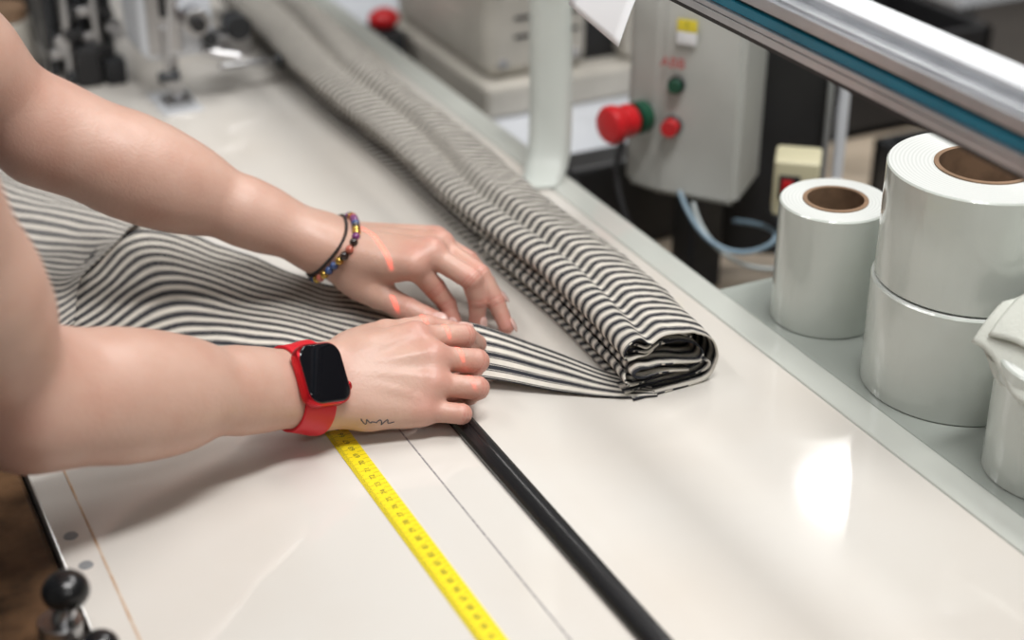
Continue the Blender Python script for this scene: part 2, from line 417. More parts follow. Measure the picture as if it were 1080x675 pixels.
def rbox(name,sx,sy,sz,r,m,mtx,parent,zo=0,zr=.0025):
    bm=bmesh.new(); bmesh.ops.create_cube(bm,size=1); bmesh.ops.scale(bm,vec=(sx,sy,sz),verts=bm.verts)
    e=[x for x in bm.edges if abs(x.verts[0].co.z-x.verts[1].co.z)>sz*.5]
    bmesh.ops.bevel(bm,geom=e,offset=r,segments=8,affect='EDGES',profile=.5)
    e=[x for x in bm.edges if abs(abs(x.verts[0].co.z)-sz/2)<1e-6 and abs(x.verts[0].co.z-x.verts[1].co.z)<1e-6]
    bmesh.ops.bevel(bm,geom=e,offset=zr,segments=4,affect='EDGES',profile=.5)
    o=bm_obj(name,bm,m,parent,True); md=o.modifiers.new('es','EDGE_SPLIT'); md.split_angle=math.radians(50)
    o.matrix_local=mtx@Matrix.Translation((0,0,zo)); return o
rbox('case',.0385,.0450,.0104,.0105,M['caseal'],mw,watch,0,.0028)
rbox('screen',.0362,.0428,.0040,.0097,M['glass'],mw,watch,.0038,.0017)
cyl('crown',mw@V((.0185,.010,.0005)),mw@V((.0212,.010,.0005)),.0036,M['caseal'],watch)
rbox('side_button',.0016,.012,.0026,.0006,M['caseal'],mw@Matrix.Translation((.0192,-.007,0)),watch,0,.0003)

br=empty('bead_bracelet')
bd=[]
bmats=['darkbead','goldbead','purplebead','pinkbead','goldbead','purplebead','bluebead','darkbead']
for k,(ao,tl,rb) in enumerate(((.003,.24,.0036),(-.0025,.22,.0014))):
    rp=smr(ring_pts(bf,V(Wf),Af,nf_,rb*.9,tl,120,ao),2)
    tube('cord_%d'%k,rp,.0009,M['cord'],br,cyclic=True)
    L=0; nxt=0
    for i in range(120):
        a,b=rp[i],rp[(i+1)%120]; d=(b-a).length
        while nxt<=L+d:
            p=a.lerp(b,(nxt-L)/max(d,1e-6)); 
            bd.append((p,rb,bmats[random.randrange(8)] if k==0 else 'cord')); nxt+=rb*1.9
        L+=d
bms={}
for p,r,mn in bd:
    bm=bms.setdefault(mn,bmesh.new()); bmesh.ops.create_uvsphere(bm,u_segments=10,v_segments=6,radius=r,matrix=Matrix.Translation(p))
for mn,bm in bms.items(): bm_obj('beads_'+mn,bm,M[mn],br,True)

tp=[]
base=V((.328,.905,.022)); dx=V((.026,-.001,-.005)); dz=V((0,-.001,.0036))
for i in range(60):
    u=i/59.; q=base+dx*(u+.03*math.cos(u*40))+dz*(math.sin(u*34)*(.6+.5*math.sin(u*11)))
    h=bn.find_nearest(q); tp.append(h[0]+h[1]*.0001)
tube('tattoo',tp,.00038,M['tattoo'],person)

def sdf_obj(name,segs,lo,hi,h,m,k=.03,it=3):
    f=Field(lo,hi,h)
    for s in segs: f.seg(s[0],s[1],s[2],s[3],s[4] if len(s)>4 else k)
    Vt,Fq=f.mesh(); Vt=smooth_mesh(Vt,Fq,it); return np_mesh(name,Vt,Fq,m,person)
sdf_obj('tshirt',[((-.13,.93,-.05),(-.11,.93,.30),.095,.10),((-.13,1.07,-.05),(-.11,1.07,.30),.095,.10),
  ((-.11,.90,.30),(-.03,.81,.42),.09,.062),((-.11,1.08,.30),(-.05,1.17,.44),.09,.062),((-.05,.82,.42),(-.06,1.16,.44),.06,.06),
  ((-.08,.99,.42),(-.06,.99,.49),.06,.055),((.0,.805,.42),(.040,.820,.345),.060,.058,.015),((-.04,1.175,.44),(.03,1.19,.375),.060,.056,.015)],
  (-.28,.68,-.20),(.14,1.30,.56),.007,M['tshirt'],.04)
sdf_obj('neck_and_head',[((-.07,.99,.44),(-.03,.99,.56),.050,.048,.02),((-.035,.99,.63),(-.02,.99,.66),.074,.078,.03),((-.01,.99,.575),(.012,.99,.572),.050,.034,.03),
  ((.045,.99,.625),(.062,.99,.606),.006,.011,.012),((.03,.99,.586),(.042,.99,.584),.02,.014,.015),
  ((-.03,.912,.62),(-.033,.909,.60),.010,.008,.006),((-.03,1.068,.62),(-.033,1.071,.60),.010,.008,.006)],(-.16,.86,.40),(.12,1.12,.78),.004,M['skin'],.03)
sdf_obj('hair',[((-.05,.99,.64),(-.035,.99,.685),.082,.078,.03),((-.08,.99,.62),(-.13,.99,.60),.05,.035,.03),((-.13,.99,.60),(-.16,.99,.45),.035,.018,.02)],(-.23,.86,.38),(.10,1.12,.80),.005,M['hair'])
for s_ in(-1,1):
    sphere('eye_%s'%('right' if s_<0 else 'left'),(.042,.99+s_*.03,.635),.012,M['eye'],person)
    sphere('iris_%s'%('right' if s_<0 else 'left'),(.0515,.99+s_*.029,.633),.005,M['hair'],person,(.5,1,1))
sphere('lips',(.050,.99,.582),.012,M['lip'],person,(.45,1.6,.5))
sdf_obj('jeans',[((-.13,.93,-.08),(-.13,1.05,-.08),.10,.10),((-.13,.91,-.12),(-.12,.88,-.48),.09,.062),((-.12,.88,-.48),(-.14,.87,-.84),.060,.045),
  ((-.13,1.07,-.12),(-.12,1.10,-.48),.09,.062),((-.12,1.10,-.48),(-.14,1.11,-.84),.060,.045)],(-.26,.74,-.90),(.02,1.24,.04),.008,M['jeans'],.03)
sdf_obj('shoes',[((-.15,.87,-.85),(-.02,.86,-.868),.042,.034),((-.15,1.11,-.85),(-.02,1.12,-.868),.042,.034)],(-.22,.80,-.90),(.05,1.18,-.78),.006,M['shoe'],.02)

# ================================================================== TABLE
table=empty('work_table')
box('top',.113,.668,-.60,2.9,-.035,0,M['table'],table,.0015)
box('edge_strip',.6685,.6965,-.60,2.9,-.035,.0006,M['strip'],table,.0018)
for i,(x,y) in enumerate(((.15,-.5),(.64,-.5),(.15,1.3),(.64,1.3),(.15,2.8),(.64,2.8))):
    box('leg_%d'%i,x-.025,x+.025,y-.025,y+.025,-.9,-.035,M['grey'],table,.003)
box('marking_line',.1362,.1378,-.5,1.10,.0000,.0003,M['orange'],table,0)
box('pencil_line',.3663,.3675,-.5,1.05,.0000,.0002,M['pencil'],table,0)
for i,(x,y) in enumerate(((.124,.904),(.1255,.868))):
    cyl('screw_%d'%i,(x,y,-.002),(x,y,.0006),.0048,M['grey'],table)
rul=empty('yellow_measuring_tape')
box('tape',.3165,.3335,-.5,1.12,.0001,.0008,M['yellow'],rul,.0002)
bm=bmesh.new()
for i in range(0,800):
    y=.30+i*.001
    L=.0065 if i%10==0 else (.0048 if i%5==0 else .0030)
    for side in(0,1):
        x0=.3168 if side==0 else .3332-L
        if side==1 and i%5: continue
        v=[bm.verts.new(c) for c in((x0,y-.00014,.0009),(x0+L,y-.00014,.0009),(x0+L,y+.00014,.0009),(x0,y+.00014,.0009))]; bm.faces.new(v)
bm_obj('ticks',bm,M['ink'],rul)
for i in range(0,80):
    y=.30+i*.01
    text('num_%d'%i,str(130-i),.0056,M['ink'],Matrix.Translation((.3262,y+.0005,.0009))@Matrix.Rotation(math.radians(90),4,'Z'),rul,.00005)
hb=empty('black_hem_bar')
prof=[(-.0085,0),(-.0085,.003),(-.0070,.0058),(-.0045,.0070),(-.0020,.0072),(-.0012,.0066),(.0002,.0066),(.001,.0072),(.0045,.0070),(.0070,.0058),(.0085,.003),(.0085,0)]
vs=[];fs=[]
for y in(-.45,.965):
    for x,z in prof: vs.append((.4105+x,y,z+.0005))
n=len(prof)
for i in range(n): fs.append((i,(i+1)%n,n+(i+1)%n,n+i))
fs.append(tuple(range(n))[::-1]); fs.append(tuple(range(n,2*n)))
mesh('bar',vs,fs,M['rod'],hb)

rail=empty('machine_rail')
box('rail',.030,.1115,-.3,1.25,-.06,-.008,M['brown'],rail,.004)
for i,y in enumerate((-.2,1.2)): box('rail_post_%d'%i,.06,.10,y-.02,y+.02,-.9,-.06,M['darkgrey'],rail,.003)
for i,(x,y,hh,s) in enumerate(((.102,.800,.038,1.05),(.112,.768,.016,.85))):
    kn=empty('lever_knob')
    cyl('base',(x-.008,y,-.0075),(x-.006,y,-.0075+hh*.60),.0125*s,M['steel'],kn)
    cyl('stem',(x-.006,y,-.009+hh*.55),(x,y,-.009+hh*.9),.006*s,M['steel'],kn)
    sphere('knob',(x,y,-.009+hh*.9+.009*s),.0135*s,M['black'],kn,(1,1,.85))

# ================================================================== STRIPED FABRIC
fab=empty('striped_fabric')
def loft(name,rows,m,nu=90,nv=60,wid=None,thick=.0012,wr=.0,seed=0,vlen=.2,zmin=.0012):
    vs=[];uv=[]
    for j in range(nv):
        tv=j/(nv-1)
        for i in range(nu):
            tu=i/(nu-1)
            P=[cr(r,tu) for r in rows]; q=cr(P,tv)
            nz=mnoise.noise(V((q[0]*22+seed,q[1]*22,0)))*wr+mnoise.noise(V((q[0]*60+seed,q[1]*40,3)))*wr*.3
            vs.append((q[0],q[1],max(q[2]+nz,zmin))); uv.append((tu,tv*vlen))
    fs=[(j*nu+i,j*nu+i+1,(j+1)*nu+i+1,(j+1)*nu+i) for j in range(nv-1) for i in range(nu-1)]
    o=mesh(name,vs,fs,m,fab,True,uv)
    md=o.modifiers.new('s','SOLIDIFY'); md.thickness=thick; md.offset=0
    return o
loft('loose_sheet',[
 [(.118,1.20,.010),(.165,1.225,.014),(.215,1.262,.020),(.275,1.318,.026),(.335,1.250,.018),(.385,1.170,.010),(.420,1.122,.012),(.437,1.060,.010),(.452,1.02,.010)],
 [(.116,1.15,.004),(.165,1.17,.006),(.215,1.200,.008),(.275,1.240,.014),(.335,1.180,.006),(.385,1.115,.004),(.420,1.070,.006),(.437,1.020,.006),(.452,.99,.008)],
 [(.115,1.09,.006),(.160,1.10,.004),(.210,1.120,.008),(.270,1.145,.006),(.330,1.105,.004),(.380,1.050,.004),(.405,1.020,.004),(.425,.995,.005),(.440,.980,.006)],
 [(.115,1.02,.004),(.160,1.03,.004),(.210,1.030,.004),(.270,1.040,.004),(.330,1.020,.004),(.375,1.000,.004),(.400,.985,.004),(.420,.975,.004),(.436,.966,.005)]],
 M['fabric'],120,80,wr=.002,vlen=.19)
loft('turned_sheet',[
 [(.06,1.640,.004),(.13,1.590,.006),(.195,1.527,.010),(.255,1.440,.012),(.285,1.370,.014),(.300,1.318,.020)],
 [(.05,1.540,.020),(.12,1.500,.028),(.175,1.440,.030),(.225,1.375,.030),(.255,1.330,.032),(.272,1.300,.030)],
 [(.05,1.430,.004),(.11,1.400,.006),(.155,1.360,.008),(.200,1.310,.014),(.225,1.280,.020),(.245,1.275,.024)],
 [(.05,1.310,.018),(.10,1.290,.022),(.135,1.260,.026),(.165,1.235,.024),(.190,1.225,.022),(.210,1.235,.022)],
 [(.05,1.200,.003),(.09,1.180,.003),(.125,1.170,.003),(.150,1.160,.006),(.170,1.165,.008),(.190,1.180,.010)]],
 M['fabricb'],80,100,wr=.003,seed=5,vlen=.26)
loft('flap',[
 [(.440,1.028,.020),(.462,1.012,.026),(.500,.968,.018),(.535,.930,.007),(.560,.905,.003)],
 [(.438,.995,.018),(.458,.978,.024),(.495,.950,.014),(.532,.915,.005),(.559,.895,.002)],
 [(.432,.965,.008),(.450,.952,.010),(.490,.924,.004),(.532,.897,.0015),(.558,.887,.0015)]],
 M['fabric'],60,30,wr=.0008,vlen=.058)
def bundle():
    main=[(-.030,.0015),(-.005,.0012),(.020,.0012),(.034,.0030),(.0415,.010),(.0435,.020),(.0400,.030),(.0300,.0375),(.0150,.0425),(.0000,.0445),(-.0130,.0455),
          (-.0260,.0460),(-.0350,.0435),(-.0385,.0380),(-.0360,.0325),(-.0280,.0310),(-.0120,.0340),(.0060,.0350),(.0220,.0310),(.0310,.0250),(.0330,.0200),(.0290,.0165),
          (.0140,.0190),(-.0040,.0230),(-.0220,.0250),(-.0300,.0235),(-.0310,.0200),(-.0250,.0180),(-.0080,.0170),(.0080,.0140),(.0200,.0115)]
    lower=[(-.034,.0040),(-.010,.0045),(.018,.0045),(.0330,.0080),(.0370,.0130),(.0340,.0150),(.0180,.0095),(-.006,.0085),(-.026,.0095),(-.0345,.0130),(-.0360,.0175),(-.0330,.0200)]
    upper=[(.0250,.0335),(.0080,.0385),(-.0100,.0400),(-.0240,.0400),(-.0310,.0380),(-.0290,.0350),(-.0120,.0365),(.0080,.0355)]
    for nm_,poly,nt_,rec in(('folded_outer',main,220,0.),('folded_lower',lower,90,.004),('folded_upper',upper,70,.006)):
        sec=[cr(poly,i/(nt_-1.)) for i in range(nt_)]
        ny=230 if rec==0 else 60; vs=[];uv=[]
        for j in range(ny):
            ty=j/(ny-1)
            if rec: ty*=.25
            y=.889+ty*1.065
            cx=.5690+.022*ty+.005*math.sin(ty*7)+.003*math.sin(ty*17)
            sx_=1+.32*ty; sz=1.10-.20*ty+.05*math.sin(ty*12)
            gx=-.016+.022*min(ty*1.3,1)+.003*math.sin(ty*15); dip=.006+.009*min(ty*4,1)
            for i,(x,z) in enumerate(sec):
                s=i/(nt_-1.)
                hz=z/.046
                zz=z*sz-dip*math.exp(-((x-gx)/.0065)**2)*hz**2
                xx=x*sx_
                nz=.0012*mnoise.noise(V((x*55,y*28,z*60)))+.0006*mnoise.noise(V((x*120,y*90,z*120)))
                zz+=nz*min(1,hz*2)
                yy=y+rec*(1-ty*4)+(.0045*math.sin(s*13)+.002)*(1-min(ty*5,1))*(1 if s>.4 or rec else .25)
                yy+=.08*z*(1-min(ty*6,1))
                vs.append((cx+xx+nz*.6,yy,max(zz,.001))); uv.append((s,yy+.0015*math.sin(ty*20)+.05*x))
        fs=[(j*nt_+i,j*nt_+i+1,(j+1)*nt_+i+1,(j+1)*nt_+i) for j in range(ny-1) for i in range(nt_-1)]
        o=mesh(nm_,vs,fs,M['fabric'],fab,True,uv)
        md=o.modifiers.new('s','SOLIDIFY'); md.thickness=.0013; md.offset=0
bundle()

# ================================================================== TAPE ROLLS
shelf=empty('side_shelf')
box('top',.6975,1.45,.20,1.02,-.03,-.0008,M['shelf'],shelf,.001)
for i,(x,y) in enumerate(((.73,.25),(1.4,.25),(.73,.95),(1.4,.95))): box('leg_%d'%i,x-.02,x+.02,y-.02,y+.02,-.9,-.03,M['grey'],shelf,.002)
def tape_roll(x,y,z0,r,hh,core):
    e=empty('tape_roll'); b=.0012
    prof=[(core,0),(r-b,0),(r,b),(r,hh-b),(r-b,hh),(core,hh)]
    lathe('tape',prof,[M['tape'],M['tapeend']],(x,y,z0),(0,0,1),e,96,mfun=lambda j:0 if j in(1,2,3) else 1,closed=True)
    lathe('core',[(core-.0035,.0005),(core,.0005),(core,hh+.001),(core-.0035,hh+.001)],M['card'],(x,y,z0),(0,0,1),e,64,closed=True)
    return e
tape_roll(.750,.943,-.0008,.0440,.103,.026)
tape_roll(.775,.812,-.0008,.0700,.087,.034)
tape_roll(.777,.813,.0872,.0690,.088,.036)
tape_roll(.757,.682,-.0008,.0500,.088,.026)
cl=empty('folded_cloth')
def cloth(name,x0,y0,z0,sx,sy,hgt,drop,ph):
    vs=[];nu,nv=70,40
    for j in range(nv):
        tv=j/(nv-1)
        for i in range(nu):
            tu=i/(nu-1)
            x=x0+tu*sx+.004*math.sin(tv*8+ph); y=y0+tv*sy+.02*tu
            z=z0+hgt*math.sin(min(tu*2.4,1)*math.pi*.5)+.006*math.sin(tv*7+tu*4+ph)+.002*math.sin(tu*22+tv*6)
            if tu<.14: z-= (.14-tu)*drop*(1-.4*tv)
            vs.append((x,y,z))
    fs=[(j*nu+i,j*nu+i+1,(j+1)*nu+i+1,(j+1)*nu+i) for j in range(nv-1) for i in range(nu-1)]
    o=mesh(name,vs,fs,M['clothw'],cl,True); md=o.modifiers.new('s','SOLIDIFY'); md.thickness=.002
cloth('cloth_lower',.712,.640,.096,.17,.09,.006,.16,0)
cloth('cloth_middle',.706,.628,.102,.18,.10,.016,.20,1.3)
cloth('cloth_upper',.716,.620,.110,.18,.10,.024,.14,2.4)

# ================================================================== OVERHEAD BEAM
beam=empty('aluminium_beam')
def beamprof(name,pts,m):
    vs=[];n=len(pts)
    for y in(-.55,3.0):
        for x,z in pts: vs.append((x,y,z))
    fs=[(i,(i+1)%n,n+(i+1)%n,n+i) for i in range(n)]+[tuple(range(n))[::-1],tuple(range(n,2*n))]
    return mesh(name,vs,fs,m,beam)
beamprof('lower_rail',[(.620,.2700),(.620,.2755),(.6215,.2755),(.6215,.2765),(.620,.2765),(.620,.2800),(.6245,.2800),(.6245,.281),(.655,.281),(.655,.270)],M['alu'])
beamprof('coloured_insert',[(.6225,.281),(.6225,.2875),(.652,.2875),(.652,.281)],M['teal'])
beamprof('slot',[(.6285,.2875),(.6285,.2905),(.652,.2905),(.652,.2875)],M['darkgrey'])
beamprof('upper_rail',[(.6230,.2905),(.6230,.2935),(.621,.2935),(.621,.3000),(.6245,.3000),(.6245,.3025),(.636,.3025),(.636,.3065),(.660,.3065),(.660,.2905)],M['alu'])
beamprof('top_cap',[(.636,.3066),(.636,.3095),(.663,.3095),(.663,.3066)],M['aluw'])
beamprof('painted_shadow_line',[(.6210,.2665),(.6210,.2699),(.653,.2699),(.653,.2665)],M['blackm'])  # black strip painting the shadow line along the beam's lower edge
for i,y in enumerate((-.50,2.95)): box('post_%d'%i,.70,.74,y-.02,y+.02,-.9,.31,M['alu'],beam,.002); box('bracket_%d'%i,.655,.745,y-.02,y+.02,.275,.305,M['alu'],beam,.002)
pt=empty('paper_tag')
vs=[]
for j in range(10):
    for i in range(8):
        u=i/7.;v=j/9.
        vs.append((.6205-.024*v-.002*u,1.120-.085*u-.010*v,.2660-.030*v**1.3-.010*u*v))
fs=[(j*8+i,j*8+i+1,(j+1)*8+i+1,(j+1)*8+i) for j in range(9) for i in range(7)]
o=mesh('sheet',vs,fs,M['paper'],pt,True); md=o.modifiers.new('s','SOLIDIFY'); md.thickness=.0004

hs=empty('hanging_webbing_strip')
cp=[(.712,1.37,.60),(.708,1.355,.30),(.703,1.345,.15),(.697,1.330,.075),(.684,1.308,.022),(.668,1.290,.003),(.655,1.277,.0015)]
Rv=np.array((.8973,-.4415,0.)); vs=[]
for j in range(50):
    q=cr(cp,j/49.); wd=.018+.003*math.sin(j/49.*3)
    for i in range(5):
        u=(i-2)/2.; vs.append(tuple(q+Rv*wd*u+np.array((-.3,-.8,0))*.003*(1-u*u)))
fs=[(j*5+i,j*5+i+1,(j+1)*5+i+1,(j+1)*5+i) for j in range(49) for i in range(4)]
o=mesh('strip',vs,fs,M['ribbon'],hs,True); md=o.modifiers.new('s','SOLIDIFY'); md.thickness=.001

# ================================================================== CONTROL BOX with emergency stop
cb=empty('machine_control_box')
A_=V((.839,1.209,0));B_=V((.786,1.275,0));C_=V((.773,1.312,0));D_=V((.84,1.385,0));E_=V((.905,1.265,0))
bm=bmesh.new(); lo_=[bm.verts.new((p.x,p.y,-.03)) for p in(A_,B_,C_,D_,E_)]; hi_=[bm.verts.new((p.x+.006,p.y+.006,.33)) for p in(A_,B_,C_,D_,E_)]
bm.faces.new(lo_); bm.faces.new(hi_[::-1])
for i in range(5): j=(i+1)%5; bm.faces.new((lo_[i],hi_[i],hi_[j],lo_[j]))
bmesh.ops.recalc_face_normals(bm,faces=bm.faces[:]); bmesh.ops.bevel(bm,geom=bm.edges[:],offset=.006,segments=3,affect='EDGES')
bm_obj('housing',bm,M['boxgrey'],cb)
bx=(A_-B_).normalized(); bnrm=V((-bx.y,bx.x,0)); bnrm=-bnrm if bnrm.y>0 else bnrm
def onface(s,z,off=0): return B_+bx*s+V((0,0,z))+bnrm*off
FM=Matrix((bx,V((0,0,1)),bnrm)).transposed().to_4x4()
def fmx(s,z,off): 
    q=FM.copy(); q.translation=onface(s,z,off); return q
cyl('green_button_collar',onface(.018,.088,-.002),onface(.018,.088,.003),.0085,M['blackm'],cb); cyl('green_button',onface(.018,.088,.002),onface(.018,.088,.008),.0068,M['green'],cb)
cyl('red_button_collar',onface(.016,.046,-.002),onface(.016,.046,.003),.0098,M['darkgrey'],cb); cyl('red_button',onface(.016,.046,.002),onface(.016,.046,.012),.0085,M['red'],cb)
rbox('warning_label',.020,.012,.0006,.001,M['yel2'],fmx(.026,.148,.0005),cb,0,.0001); rbox('info_label',.020,.012,.0006,.001,M['paper'],fmx(.026,.1355,.0005),cb,0,.0001)
text('logo','ABB',.014,M['redink'],fmx(.014,.110,.0025),cb)
text('warning_print','!',.010,M['ink'],fmx(.026,.148,.001),cb)
box('mount_arm',.83,.87,1.27,1.31,-.149,-.028,M['darkgrey'],cb,.004)
bp_=box('back_plate',-.050,.050,-.012,.012,-.125,.30,M['blackm'],cb,.003); bp_.location=(.930,1.275,.09); bp_.rotation_euler=(0,0,math.radians(-35))
bp2=box('plate_edge_bar',-.005,.005,-.016,.016,-.125,.30,M['white'],cb,.002); bp2.location=(.980,1.235,.09); bp2.rotation_euler=(0,0,math.radians(-35))
bp3=box('plate_edge_bar_b',-.003,.003,-.016,.016,-.125,.30,M['alu'],cb,.001); bp3.location=(.965,1.239,.09); bp3.rotation_euler=(0,0,math.radians(-35))
es=empty('emergency_stop_button')
ea=V((-.97,-.20,.02)).normalized(); e0=V((.779,1.288,.050))
cyl('green_collar',e0,e0+ea*.012,.0160,M['green'],es); cyl('neck',e0+ea*.011,e0+ea*.018,.011,M['blackm'],es)
lathe('mushroom_head',[(.011,0),(.0155,.002),(.0165,.006),(.0155,.016),(.0175,.019),(.0190,.023),(.0190,.029),(.0165,.0325),(.009,.034),(.0001,.0343)],M['red'],e0+ea*.016,ea,es)
sw=empty('rocker_switch_box')
smx=Matrix.Translation((.885,1.175,.000))@Matrix.Rotation(math.radians(-38),4,'Z')
rbox('housing',.044,.044,.064,.004,M['creamyellow'],smx,sw,0,.003)
rbox('rocker_frame',.020,.003,.024,.001,M['blackm'],smx@Matrix.Translation((-.006,-.0225,.006)),sw,0,.0005)
rbox('rocker',.010,.004,.016,.001,M['red'],smx@Matrix.Translation((-.008,-.0235,.006)),sw,0,.0005)
box('stand',.875,.895,1.165,1.185,-.15,-.03,M['blackm'],sw,.002)
cb2=empty('machine_cables')
tube('white_cable',[(.91,1.18,-.01),(.94,1.15,.02),(.96,1.16,-.03),(.93,1.2,-.14)],.003,M['paper'],cb2)
tube('blue_hose',[(.80,1.25,-.02),(.795,1.20,-.06),(.84,1.16,-.07),(.87,1.15,-.03),(.86,1.24,-.06)],.0025,mat('pale_blue_hose',(.22,.32,.40),.3),cb2)
tube('blue_hose_b',[(.81,1.24,-.03),(.80,1.19,-.08),(.85,1.15,-.09),(.90,1.14,-.06)],.0022,mat('pale_hose',(.45,.50,.50),.3),cb2)
tube('black_cable',[(.79,1.33,.03),(.752,1.31,.0),(.750,1.27,-.05),(.78,1.26,-.12),(.82,1.22,-.146)],.0035,M['blackm'],cb2)
tube('black_cable_b',[(.86,1.18,-.02),(.88,1.12,-.08),(.90,1.09,-.12),(.93,1.11,-.146)],.008,M['blackm'],cb2)
tube('black_cable_c',[(.74,1.36,-.04),(.745,1.30,-.10),(.77,1.27,-.14),(.80,1.30,-.146)],.005,M['blackm'],cb2)
bc=empty('blue_clamp')
rbox('jaw_a',.034,.014,.030,.003,M['blue'],Matrix.Translation((.812,1.205,-.134))@Matrix.Rotation(.9,4,'Z'),bc,0,.002)
rbox('jaw_b',.034,.014,.026,.003,M['blackm'],Matrix.Translation((.800,1.180,-.136))@Matrix.Rotation(.2,4,'Z'),bc,0,.002)
bc2=empty('blue_clamp')
rbox('jaw_a',.030,.014,.030,.003,M['blue'],Matrix.Translation((.788,1.300,-.134))@Matrix.Rotation(-.6,4,'Z'),bc2,0,.002)
rbox('jaw_b',.020,.012,.022,.003,M['blackm'],Matrix.Translation((.800,1.285,-.138))@Matrix.Rotation(.5,4,'Z'),bc2,0,.002)

rb=empty('rear_bench')
box('top',.705,1.52,1.04,2.88,-.19,-.15,M['bench'],rb,.003)
for i,(x,y) in enumerate(((.76,1.1),(1.47,1.1),(.76,2.8),(1.47,2.8))): box('leg_%d'%i,x-.03,x+.03,y-.03,y+.03,-.9,-.19,M['grey'],rb,.003)
rt=empty('raised_white_platform')
box('top',.75,1.12,1.46,2.5,-.10,-.06,M['white'],rt,.004); box('body',.77,1.10,1.48,2.48,-.1495,-.10,M['grey'],rt,.002)
mo=empty('black_motor_unit')
box('body',.755,.92,1.395,1.445,-.1495,-.045,M['blackm'],mo,.006); cyl('shaft',(.92,1.42,-.09),(.95,1.42,-.09),.015,M['steel'],mo); cyl('pulley',(.95,1.42,-.09),(.96,1.42,-.09),.03,M['darkgrey'],mo)

sm2=empty('cream_sewing_machine')
box('base',.755,1.02,1.60,1.93,-.0595,-.02,M['cream'],sm2,.006)
box('column',.765,.90,1.62,1.90,-.02,.32,M['cream'],sm2,.018,seg=4)
box('rear_column',.945,1.01,1.61,1.75,-.02,.32,M['cream'],sm2,.012,seg=3)
box('dark_recess',.90,.95,1.64,1.85,-.02,.30,M['blackm'],sm2,.003)
for i in range(2): box('vent_%d'%i,.80,.885,1.6185,1.6205,.028+i*.022,.032+i*.022,M['darkgrey'],sm2,.0005)
for i,(x,z) in enumerate(((.785,.0),(.785,.09),(.88,.0),(.88,.09))): cyl('screw_%d'%i,(x,1.622,z),(x,1.616,z),.006,M['steel'],sm2)
cyl('knob',(.97,1.612,.05),(.97,1.585,.05),.016,M['darkgrey'],sm2)
cyl('handwheel',(.985,1.60,.0),(.985,1.57,.0),.022,M['steel'],sm2)
rs=empty('red_pincushion')
sphere('cushion',(.722,1.83,.004),.017,M['red'],rs,(1.2,1,.8)); box('dish',.706,.740,1.80,1.86,-.1495,-.008,M['darkgrey'],rs,.004)

sm=empty('sewing_machine')
box('needle_plate',.385,.430,1.625,1.70,.0002,.0020,M['aluw'],sm,.001)
box('head',.378,.458,1.655,1.745,.050,.30,M['white'],sm,.012,seg=4)
box('face_plate',.384,.420,1.6525,1.656,.058,.20,M['steel'],sm,.003)
box('arm',.40,.47,1.74,2.25,.13,.30,M['white'],sm,.014,seg=4)
box('pillar',.395,.475,2.15,2.30,.0,.30,M['white'],sm,.014,seg=4)
cyl('needle_bar',(.400,1.650,.022),(.400,1.650,.09),.0035,M['steel'],sm); cyl('presser_bar',(.410,1.660,.018),(.410,1.660,.09),.0045,M['steel'],sm)
cyl('needle',(.400,1.650,.004),(.400,1.650,.024),.0010,M['steel'],sm)
box('presser_foot',.394,.424,1.638,1.668,.004,.009,M['steel'],sm,.002); box('foot_shank',.404,.416,1.653,1.665,.009,.035,M['steel'],sm,.002)
cyl('needle_clamp',(.390,1.650,.035),(.412,1.650,.035),.006,M['darkgrey'],sm)
cyl('tension_dial',(.432,1.656,.095),(.432,1.630,.095),.015,M['steel'],sm); cyl('dial_cap',(.432,1.632,.095),(.432,1.622,.095),.008,M['blackm'],sm)
cyl('tension_dial_b',(.448,1.656,.072),(.448,1.640,.072),.008,M['darkgrey'],sm)
cyl('thread_guide',(.440,1.65,.058),(.478,1.64,.048),.005,M['steel'],sm); box('guide_block',.460,.500,1.66,1.69,.040,.070,M['steel'],sm,.004)
cyl('guide_rod',(.46,1.655,.035),(.53,1.665,.030),.004,M['steel'],sm); sphere('guide_end',(.53,1.665,.03),.008,M['darkgrey'],sm)
cyl('finger_dial',(.485,1.68,.075),(.485,1.655,.075),.014,M['darkgrey'],sm)
box('take_up_slot',.398,.406,1.650,1.653,.10,.20,M['blackm'],sm,.001)
tube('thread',[(.425,1.628,.12),(.412,1.64,.16),(.402,1.645,.10),(.402,1.650,.02)],.0006,M['paper'],sm)
ov=empty('overlock_mechanism')
box('bed',.315,.375,1.76,1.98,.0002,.016,M['darkgrey'],ov,.004)
box('body',.31,.372,1.80,1.95,.016,.22,M['darkgrey'],ov,.010,seg=3)
for i in range(5):
    x=.306+.016*i; y=1.785-.012*(i%2)
    cyl('looper_bar_%d'%i,(x,y,.008),(x,y,.13+.02*(i%3)),.0055,M['steel'] if i%2 else M['darkgrey'],ov)
    cyl('screw_%d'%i,(x+.008,1.80,.05+.03*(i%2)),(x+.008,1.770,.05+.03*(i%2)),.007,M['steel'] if i%2==0 else M['blackm'],ov)
    box('lever_%d'%i,x-.004,x+.014,y-.012,y-.002,.03+.022*(i%3),.042+.022*(i%3),M['blackm'] if i%2 else M['steel'],ov,.002)
cyl('wheel',(.372,1.84,.05),(.382,1.84,.05),.03,M['steel'],ov); cyl('wheel_hub',(.382,1.84,.05),(.388,1.84,.05),.012,M['blackm'],ov)
box('clamp',.325,.352,1.750,1.775,.0,.045,M['blackm'],ov,.003); box('clamp_b',.355,.378,1.745,1.765,.0,.030,M['darkgrey'],ov,.003)
cas=empty('dark_machine_casing')
box('casing',.28,.392,2.00,2.30,.0005,.34,M['blackm'],cas,.01); box('panel',.30,.375,1.994,2.00,.06,.20,M['grey'],cas,.003); box('foot',.285,.385,2.305,2.33,.0005,.05,M['darkgrey'],cas,.003)
tc_=empty('thread_cone')
